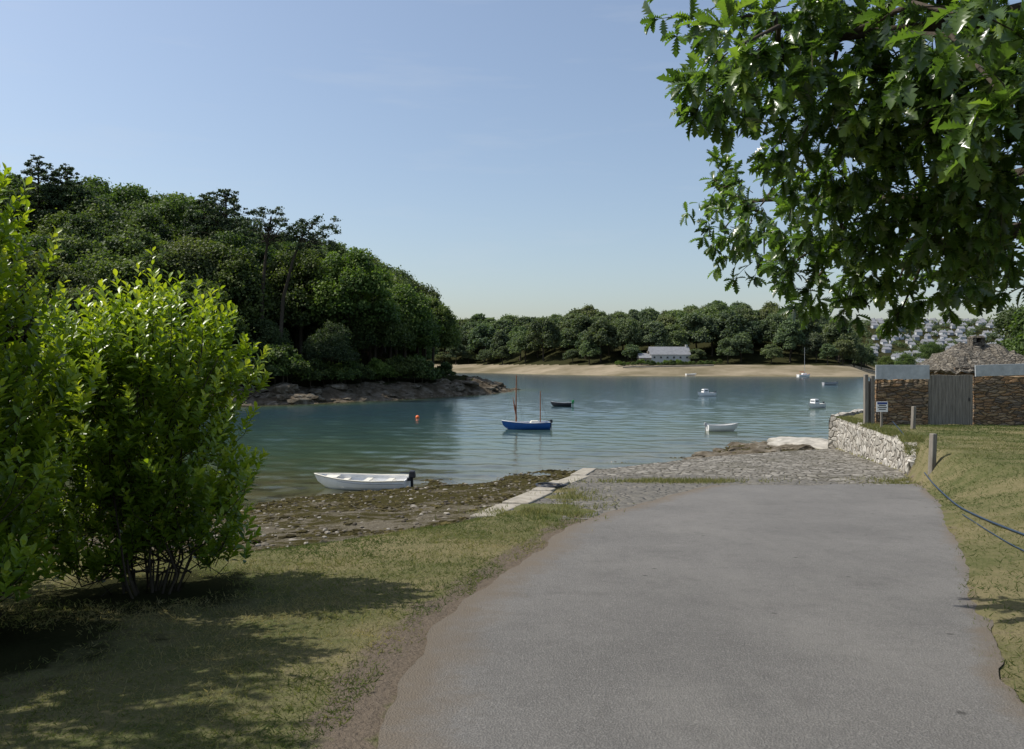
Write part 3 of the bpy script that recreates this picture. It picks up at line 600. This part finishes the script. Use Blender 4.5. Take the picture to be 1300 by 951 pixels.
# ------------------------------------------------------------------ walls, gate, hut
def wallmesh(path, zb, zt, th, mat, name, n=None, jt=.04):
    V = []; F = []; P = np.array(path, float); T = norm(np.gradient(P, axis=0)); Nn = np.stack([-T[:, 1], T[:, 0]], 1); m = 10; k = len(P)
    prof = [(-.5, j/m) for j in range(m+1)]+[(.5, 1-j/m) for j in range(m+1)]
    for i in range(k):
        b_, t_ = zb(P[i]), zt(P[i])
        for q, (o_, h_) in enumerate(prof):
            jit = (R.rand(3)-.5)*jt; xy = P[i]+Nn[i]*(o_*th*(1.15-.15*h_-(.25 if h_ > .95 else 0))); V.append((xy[0]+jit[0], xy[1]+jit[1], b_+(t_-b_)*h_+jit[2]*(1.6 if h_ > .95 else .3)))
    L_ = len(prof)
    for i in range(k-1):
        for j in range(L_): F.append([i*L_+j, i*L_+(j+1) % L_, (i+1)*L_+(j+1) % L_, (i+1)*L_+j])
    F.append(list(range(L_))); F.append([(k-1)*L_+j for j in range(L_)][::-1])
    return mesh_obj(name, V, F, mat)
ty = np.linspace(22.6, 42.5, 75); path = [(float(xr(y))+.22, y) for y in ty]
o = wallmesh(path, lambda p: plane(p[1])-.7, lambda p: max(lawn(p[1])-.02-.5*max(0, (24.6-p[1])/2.2), plane(p[1])+.1), .5, m_rubble, 'retaining_wall', jt=.08); tag(o, "pale rubble stone retaining wall beside the slipway", "wall")
path = [(17.2+i*.3, 42.6+i*.42) for i in range(14)]
tag(wallmesh(path, lambda p: -5.6, lambda p: -2.85, .5, m_rubble, 'retaining_wall', jt=.08), "pale rubble stone sea wall end above the beach", "wall")
YW = 33.7
def swall(x0, x1, zt, label):
    path = [(x, YW) for x in np.linspace(x0, x1, 20)]
    return tag(wallmesh(path, lambda p: -3.3, lambda p: zt, .38, m_slate, 'stone_wall'), label, 'wall')
w1 = swall(15.42, 17.5, -.72, "brown slate boundary wall with sheet metal along its top"); w2 = swall(19.48, 27, -.58, "brown slate boundary wall topped with pale sheeting")
def part(name, vf, mat, parent, loc=(0, 0, 0), label=None, rot=None, smooth=False):
    o = mesh_obj(name, vf[0], vf[1], mat, parent, smooth, loc=loc)
    if label: o["label"] = label
    if rot: o.rotation_euler = rot
    return o
part('metal_panel', boxvf(2.25, .06, .6, (0, 0, 0), 1, .008), m_metal, w1, (16.4, YW-.25, -.41))
o = part('metal_panel', boxvf(7.6, .06, .48, (0, 0, 0), 1, .008), m_metal, w2, (23.25, YW-.25, -.24), rot=(0, math.radians(-1.8), 0))
gate = empty('wooden_gate', (18.48, YW-.12, -2.66), "weathered grey vertical-plank wooden gate in the stone wall", 'gate')
pl = []
for i in range(13): pl.append(boxvf(.137, .035, 2.08+.03*math.sin(i*7), (-.87+i*.145, 0, 1.08), 1, .006))
part('panel', join(pl), m_wood, gate); part('rail', boxvf(1.86, .04, .1, (0, .045, .4)), m_wood, gate); part('rail', boxvf(1.86, .04, .1, (0, .045, 1.7)), m_wood, gate)
part('handle', boxvf(.04, .05, .14, (.78, -.04, 1.1), 1, .01), m_dark, gate)
for x_, h_ in ((15.22, 2.1), (14.95, 2.15)):
    o = mesh_obj('gate_post', *boxvf(.16, .16, h_+.3, (0, 0, h_/2-.15), 1, .02), m_wood, loc=(x_, YW-.05, -2.66)); tag(o, "tall dark weathered square timber post beside the wall", "post", "posts at the wall end")
o = mesh_obj('timber_panel', *join([boxvf(.1, .03, 1.9, (i*.105-.05, 0, .95), 1, .004) for i in range(2)]), m_wood, loc=(15.09, YW+.06, -2.7)); tag(o, "narrow dark timber board infill between posts", "panel")
sg = empty('sign', (place_px(1119, 31), 31, float(lawn(31))), "small white notice board on a short timber post", 'sign')
part('post', boxvf(.07, .07, .9, (0, 0, .4), 1, .01), m_wood, sg)
part('board', boxvf(.44, .02, .40, (0, -.06, .85), 1, .005), m_white, sg)
m_sign = simple('sign_blue_ink', (.03, .06, .22), .5, .3, .1, 4)
part('notice', join([boxvf(.34-.07*(i % 2), .004, .035, (0, -.073, .98-i*.075)) for i in range(1, 4)]), m_dark, sg); part('notice', boxvf(.38, .004, .08, (0, -.073, .99)), m_sign, sg, label="blue heading band")
def ropething(pts_, r_, label, name='rope'):
    P = np.array(pts_, float); t_ = np.arange(len(P)); tt = np.linspace(0, len(P)-1, len(P)*8)
    Q = np.stack([np.interp(tt, t_, P[:, i]) for i in range(3)], 1)
    for _ in range(6): Q[1:-1] = (Q[:-2]+Q[2:]+Q[1:-1])/3
    V, F = tube(Q, r_, 7); o = mesh_obj(name, V, F, m_rope, smooth=True); return tag(o, label, 'rope')
def gp(px, py, extra=0):
    for d_ in np.arange(3, 45, .05):
        x = (px-650)/1011*d_
        if -(py-460)/1011*d_ <= tz(x, d_)+extra: return (x, d_, tz(x, d_)+extra)
    return (x, d_, -3)
for px, py, hp in [(1183, 598, 47), (1159, 545, 29)]:
    x, d_, z = gp(px, py); h_ = hp/1011*d_; q_ = min(.14, 10/1011*d_); V, F = boxvf(q_, q_, h_+.3, (0, 0, (h_-.3)/2), .96, .02)
    o = mesh_obj('wooden_post', V, F, m_wood, loc=(x, d_, z)); o.rotation_euler = (.02, .03, .3); tag(o, "short weathered square timber bollard post on the lawn", "post", "timber posts along the lawn edge")
ropething([(place_px(1133, 27), 27, -2.0)]+[(*gp(px, py)[:2], gp(px, py)[2]+.03) for px, py in [(1150, 556), (1160, 582), (1182, 614), (1215, 645), (1250, 662), (1300, 683), (1360, 702)]], .014, "dark blue mooring rope lying across the lawn verge")
ropething([(*gp(px, py)[:2], gp(px, py)[2]+.02) for px, py in [(1222, 655), (1250, 673), (1280, 692), (1310, 708), (1350, 716)]], .008, "thin dark rope trailing on the lawn verge")
t_ = np.linspace(0, 6*np.pi*2, 160); rr = .10+.18*np.abs(np.sin(t_*.13)); x0, y0 = place_px(700, 18.4), 18.4
Q = np.stack([x0+rr*np.cos(t_)*1.3, y0+rr*np.sin(t_), plane(y0)+.10+.02*np.sin(t_*1.7)], 1); V, F = tube(Q, .014, 5); tag(mesh_obj('rope_coil', V, F, m_dark, smooth=True), "dark coiled mooring rope dumped on concrete slab", "rope")

hut = empty('stone_hut', (23.6, 40.5, -3.0), "angular rough slate-roofed stone hut with small bellcote", 'building')
part('wall', boxvf(4.3, 3.9, 2.8, (0, 0, 1.35)), m_slate, hut)
V = []; F = []; n = 24
for i in range(n+1):
    x_ = -2.45+4.9*i/n; hx = min(1.0, (2.45-abs(x_+.0))/1.5)**.9
    for j in range(13):
        t_ = (j-6)/6; V.append((x_+R.normal()*.05, t_*2.15+R.normal()*.03, 2.55+1.42*min(hx, (1-abs(t_))**.9)+R.normal()*.06))
for i in range(n):
    for j in range(12): F.append([i*13+j, i*13+j+1, (i+1)*13+j+1, (i+1)*13+j])
F.append([i*13 for i in range(n+1)]+[i*13+12 for i in range(n, -1, -1)])
rf = part('roof', (V, F), m_roofstone, hut)
cp = part('cupola', join([boxvf(.18, .5, .4, (-.22, 0, 4.05)), boxvf(.18, .5, .4, (.22, 0, 4.05)), boxvf(.28, .48, .2, (0, 0, 3.9)), boxvf(.68, .6, .12, (0, 0, 4.29), .7, .03)]), m_roofstone, rf)
part('opening_shade', boxvf(.28, .1, .28, (0, .1, 4.1)), m_dark, rf)  # dark block between the posts, the opening's shade put into its colour

def house(loc, wdt, dep, hgt, rz, mw_, mr_, label, detail=True, group=None, nwin=5, rs_=.34):
    e = empty('house', loc, label, 'house', group, rz)
    part('wall', boxvf(wdt, dep, hgt, (0, 0, hgt/2)), mw_, e)
    rh = dep*rs_; V = [(-wdt/2-.3, -dep/2-.3, hgt), (wdt/2+.3, -dep/2-.3, hgt), (wdt/2+.3, dep/2+.3, hgt), (-wdt/2-.3, dep/2+.3, hgt), (-wdt/2-.3, 0, hgt+rh), (wdt/2+.3, 0, hgt+rh)]
    F = [[0, 1, 5, 4], [2, 3, 4, 5], [0, 4, 3], [1, 2, 5], [0, 3, 2, 1]]; r_ = part('roof', (V, F), mr_, e)
    part('chimney', boxvf(.9, .8, 1.6, (wdt/2-.8, 0, hgt+rh+.1)), mw_, r_)
    if detail:
        for i in range(nwin): part('window', boxvf(.8, .08, .8, (-wdt/2+wdt*(i+.5)/nwin, -dep/2-.03, hgt-1.2)), m_glass, e)
    return e
m_hw = simple('pale_render', (.5, .49, .46), .8, .2, .08, 1); m_hs = simple('slate_roof', (.22, .225, .235), .7, .3, .15, 1); m_stonef = simple('grey_stone_render', (.3, .26, .2), .9, .1, .15, 1)
m_town = [simple('town_render', (.45, .465, .485), .8, .2, .06, 1), simple('town_cream_render', (.38, .38, .37), .8, .2, .06, 1), simple('town_grey_render', (.28, .295, .32), .8, .2, .06, 1)]  # pale bluish renders stand in for distance haze
x_ = place_px(849, 347); house((x_, 347, -.6), 17, 7, 3.9, .05, m_hw, m_hs, "long pale cottage with slate roof above the beach", nwin=6, rs_=.5)
x_ = place_px(818, 346); house((x_, 346, -.9), 5, 6, 2.8, .05, m_stonef, m_hs, "low stone outbuilding beside the pale cottage", nwin=1)
o = wallmesh([(x, 330+.02*x) for x in np.linspace(46, 84, 30)], lambda p: tz(*p)-.6, lambda p: tz(*p)+.6, .6, m_stonef, 'garden_wall'); tag(o, "low stone garden wall below the beach cottage", "wall")
k = 0
for ry in range(15):
    y0 = 790+ry*21; x = y0*.448
    while x < y0*.66:
        wd_ = R.uniform(4.5, 7.5); x += wd_*R.choice([.95, 1.4, 3, 5]); y = y0+R.uniform(-2.5, 2.5)
        mi = m_town[R.choice([0, 0, 1, 2])]
        house((x, y, tz(x, y)-.6), wd_, 7, R.uniform(3, 4.5), R.uniform(-.15, .15), mi, m_hs, "pale rendered terraced house on the far hillside", False, 'houses in the hillside town', rs_=.42); k += 1; x += wd_*.5
print('houses', k)
lb = []
for i in range(480):
    y = R.uniform(780, 1130); x = y*R.uniform(.42, .7); lb.append((np.array([x, y, tz(x, y)+1.5]), R.uniform(2, 5)))
V, F, T = crown(lb, 36000, 1.2, .8); tag(mesh_obj('hillside_trees', V, F, lm_fars[1], attrs=dict(tint=T)), "trees and gardens scattered among hillside houses", "trees", kind='stuff')

# ------------------------------------------------------------------ boats
def hullvf(L, B, H, dr=.14, inset=.05, n=22, m=7):
    def sec(t, off):
        b = B/2*((1-((t-.4)/.6)**2.3) if t > .4 else (.8+.2*math.sin(t/.4*math.pi/2)))
        b = max(b-off, .001); zs = H*(1+.35*max(0, (t-.35)/.65)**2+.08*max(0, (.35-t)/.35)); kz = -dr+(H*.9)*max(0, (t-.82)/.18)**2.2+off*1.2
        kz = min(kz, zs-.03); out = []
        for j in range(-m, m+1):
            al = j/m*math.pi/2; sy = math.copysign(abs(math.sin(al))**.75, al); cz = abs(math.cos(al))**.8
            z = zs-(zs-kz)*cz; x = L*(t-.5)-off*(t-.5)*2+.05*L*(z/H)*max(0, (t-.6)/.4)
            out.append((x, b*sy, z))
        return out
    V = []; F = []; k = 2*m+1
    for off in (0, inset):
        for i in range(n+1): V += sec(i/n, off)
    base = (n+1)*k
    for o_ in (0, base):
        for i in range(n):
            for j in range(k-1):
                q = o_+i*k+j; F.append([q, q+1, q+k+1, q+k])
        F.append([o_+j for j in range(k)])
    for i in range(n):
        for j in (0, k-1): F.append([i*k+j, base+i*k+j, base+(i+1)*k+j, (i+1)*k+j])
    F.append([0, k-1, base+k-1, base])
    sheer = [[Vector(V[i*k]) for i in range(n+1)], [Vector(V[i*k+k-1]) for i in range(n+1)]]
    return (V, F), sheer
def boat(name, loc, rz, L, B, H, mh, label, cat='boat', rimmat=None, seats=2, dr=.14, deckmat=None, tilt=0):
    e = empty(name, loc, label, cat, None, rz); e.rotation_euler = (tilt, 0, rz)
    vf, sh = hullvf(L, B, H, dr); part('hull', vf, mh, e, smooth=False)
    parts = [tube([tuple(v+Vector((0, 0, .01))) for v in s_], .028*L/4, 5) for s_ in sh]; part('gunwale', join(parts), rimmat or m_white, e)
    for i in range(seats):
        t_ = .22+i*.5/max(1, seats-1) if seats > 1 else .4; wb = B*(.82 if t_ < .5 else .72)
        part('seat', boxvf(L*.065, wb, .035, (L*(t_-.5), 0, H*.72)), m_cream if mh != m_blue else m_spar, e)
    if deckmat:
        V = []; F = []
        for i in range(len(sh[0])): a_, b_ = sh[0][i], sh[1][i]; V += [(a_.x, a_.y*.96, a_.z-.03), ((a_.x+b_.x)/2, 0, a_.z+.02), (b_.x, b_.y*.96, b_.z-.03)]
        for i in range(12 if deckmat[1] else 0, len(sh[0])-1): F += [[3*i, 3*i+1, 3*i+4, 3*i+3], [3*i+1, 3*i+2, 3*i+5, 3*i+4]]
        part('deck', (V, F), deckmat[0], e)
    return e
def outboard(e, L, H, mat, sc=1):
    return part('outboard_motor', join([boxvf(.34*sc, .26*sc, .34*sc, (-L/2-.22*sc, 0, H+.22*sc), .8, .05*sc), boxvf(.13*sc, .1*sc, .8*sc, (-L/2-.2*sc, 0, H-.25*sc), 1.0, .02), boxvf(.16, .18, .12, (-L/2-.06, 0, H*.95)), boxvf(.5*sc, .04, .04, (-L/2+.12*sc, 0, H+.28*sc))]), mat, e)
d_ = 32.9; e = boat('rowing_boat', (place_px(462, d_), d_, WL+.02), math.pi-.14, 3.75, 1.4, .40, m_white, "white open clinker dinghy with black outboard in shallow water", 'boat', m_cream, 3, .12, tilt=-.06)
outboard(e, 3.75, .42, m_dark, .85); part('foredeck', boxvf(.55, .56, .03, (1.35, 0, .455), 1, .01, ), m_cream, e)
part('rubbing_strake', join([tube([(3.75*(t-.5), sgn*(.70*((1-((t-.4)/.6)**2.3) if t > .4 else (.8+.2*math.sin(t/.4*math.pi/2)))+.008), .31+.13*max(0, (t-.35)/.65)**2) for t in np.linspace(0, .93, 16)], .013, 4) for sgn in (1, -1)]), m_grey, e)
d_ = 61.8; L = 3.5; e = boat('sailing_boat', (place_px(669, d_), d_, WL+.02), math.pi+.12, L, 1.4, .5, m_blue, "blue two-masted wooden sailing boat with furled tan sails", 'boat', m_white, 2, .15)
part('mast', tube([(.85, 0, 0), (.85, 0, 2.2), (.82, 0, 4.2)], [.06, .055, .035], 8), m_spar, e, label="tall varnished main mast"); part('mast', tube([(-1.05, 0, .1), (-1.05, 0, 2.95)], [.045, .03], 7), m_spar, e, label="short mizzen mast")
part('furled_sail', tube([(.8, .04, .8), (.95, .05, 1.6), (1.05, .04, 2.2)], [.04, .07, .04], 8), m_sail, e); part('yard', tube([(.8, .07, .65), (1.1, .07, 2.5)], [.03, .02], 6), m_spar, e)
part('rigging', join([tube([(.82, 0, 4.15), (1.75, 0, .7)], .006, 3), tube([(.82, 0, 4.0), (.3, .6, .5)], .006, 3), tube([(.82, 0, 4.0), (.3, -.6, .5)], .006, 3), tube([(-1.05, 0, 2.8), (-1.6, 0, .6)], .006, 3)]), m_dark, e)
outboard(e, L, .45, m_dark, .7)
part('sail_cover', boxvf(.8, .5, .22, (-.6, 0, .55), .7, .06), m_cream, e)
d_ = 5.2*1011/(516-460)
e = boat('dinghy', (place_px(713, d_), d_, WL), math.pi-.1, 2.3, 1.1, .42, m_dark, "small black dinghy with green outboard cover", 'boat', m_grey, 2, .1); outboard(e, 2.3, .42, m_green, .9)
def cabinboat(px, py, Lpx, rz, label, outb=True, cab=True):
    d_ = 5.2*1011/(py-460); L = Lpx*d_/1011; B = L*.38; H = L*.17
    e = boat('motor_boat', (place_px(px, d_), d_, WL), rz, L, B, H, m_white, label, 'boat', m_grey, 1, .12, deckmat=(m_white, True))
    if cab:
        part('cabin', boxvf(L*.34, B*.7, L*.22, (L*.1, 0, H+L*.10), .82, .04), m_white, e); part('windscreen', boxvf(L*.2, B*.725, L*.05, (L*.1, 0, H+L*.13), .93), m_glass, e); part('windscreen', boxvf(L*.33, B*.5, L*.045, (L*.1, 0, H+L*.13), .93), m_glass, e)
    if outb: outboard(e, L, H, m_dark, L/4.5)
    return e
cabinboat(897, 503, 24, math.pi*1.12, "white motor boat with small cabin moored on the water")
cabinboat(1036, 518, 30, math.pi*1.2, "white cabin motor boat with black outboard engine")
d_ = 5.2*1011/(547-460); e = boat('rowing_boat', (place_px(916, d_), d_, WL), .1, 38*d_/1011, 1.1, .42, m_white, "low white open dinghy moored near the slipway", 'boat', m_grey, 3, .1); outboard(e, 38*d_/1011, .4, m_grey, .6)
d_ = 5.2*1011/(489-460); e = boat('dinghy', (place_px(1054, d_), d_, WL), .1, 19*d_/1011, 1.5, .6, m_grey, "grey inflatable tender moored off the far beach", 'boat', m_dark, 1, .1)
x = place_px(1019, 285); e = boat('sailing_yacht', (x, 284, WL), math.pi*.12, 5.2, 1.8, .8, m_white, "white sailing yacht with red keel band and bare mast", 'boat', m_red, 1, .3, deckmat=(m_white, False))
part('mast', tube([(.4, 0, 1), (.4, 0, 10.5)], [.07, .05], 6), m_grey, e); part('cabin', boxvf(1.9, 1.0, .5, (.2, 0, 1.05), .8, .05), m_white, e); part('boom', tube([(.4, 0, 1.7), (-1.9, 0, 1.8)], [.1, .08], 6), m_red, e)
x = place_px(877, 303); boat('dinghy', (x, 303, tz(x, 303)+.15), .2, 4, 1.5, .6, m_white, "small white dinghy pulled up on the sandy beach", 'boat', m_white, 1, .1)
for px, py, rr_, mt, lb_ in ((530, 529, .15, m_orange, "round orange mooring buoy floating on water"),):
    d_ = 5.2*1011/(py+2-460); V, F = ico(3); V = V*rr_*1.2
    e = empty('mooring_buoy', (place_px(px, d_), d_, WL+.1), lb_, 'buoy'); mesh_obj('float', V, F.tolist(), mt, e, True); part('ring', tube([(0.05*math.cos(a_), 0, .2+.05*math.sin(a_)) for a_ in np.linspace(0, 6.28, 12)], .01, 4), m_dark, e)

# ------------------------------------------------------------------ light, world, camera
ts = Vector((-.8, .12, 1.12)).normalized(); el = math.asin(ts.z); az = math.atan2(ts.x, ts.y)
sl = bpy.data.lights.new('sun', 'SUN'); sl.energy = 5.0; sl.angle = math.radians(.5); sl.color = (1, .95, .88)
so = bpy.data.objects.new('sun', sl); COL.objects.link(so); so.rotation_euler = (-ts).to_track_quat('-Z', 'Y').to_euler()
wd = bpy.data.worlds.new('World'); S.world = wd; wd.use_nodes = True; nt = wd.node_tree
sk = nt.nodes.new('ShaderNodeTexSky'); sk.sky_type = 'NISHITA'; sk.sun_disc = False; sk.sun_elevation = el; sk.sun_rotation = az % (2*math.pi)
sk.air_density = 1.1; sk.dust_density = 1.9; sk.ozone_density = 1.8
tc = nt.nodes.new('ShaderNodeTexCoord'); mp_ = nt.nodes.new('ShaderNodeMapping'); mp_.inputs['Scale'].default_value = (1.2, 1.2, 9); mp_.inputs['Rotation'].default_value = (0.1, .12, 0); nt.links.new(tc.outputs['Generated'], mp_.inputs[0])
nz = nt.nodes.new('ShaderNodeTexNoise'); nz.inputs['Scale'].default_value = 3.0; nz.inputs['Detail'].default_value = 7; nz.inputs['Roughness'].default_value = .6; nt.links.new(mp_.outputs[0], nz.inputs['Vector'])
rp = nt.nodes.new('ShaderNodeValToRGB'); rp.color_ramp.elements[0].position = .55; rp.color_ramp.elements[0].color = (.10, .10, .10, 1); rp.color_ramp.elements[1].position = .85; rp.color_ramp.elements[1].color = (.3, .3, .3, 1); nt.links.new(nz.outputs['Fac'], rp.inputs[0])
mxw = nt.nodes.new('ShaderNodeMix'); mxw.data_type = 'RGBA'; nt.links.new(rp.outputs[0], mxw.inputs[0]); nt.links.new(sk.outputs[0], mxw.inputs[6]); mxw.inputs[7].default_value = (4.4, 4.7, 5.1, 1)
bg = nt.nodes['Background']; nt.links.new(mxw.outputs[2], bg.inputs[0]); bg.inputs[1].default_value = .145
cam = bpy.data.cameras.new('camera'); cam.lens = 28; cam.sensor_width = 36; cam.shift_y = -15.5/1300; cam.clip_end = 8000; cam.clip_start = .05
co = bpy.data.objects.new('camera', cam); co.rotation_euler = (math.pi/2, 0, 0); COL.objects.link(co); S.camera = co
S.view_settings.view_transform = 'Standard'; S.view_settings.look = 'None'; S.view_settings.exposure = 0
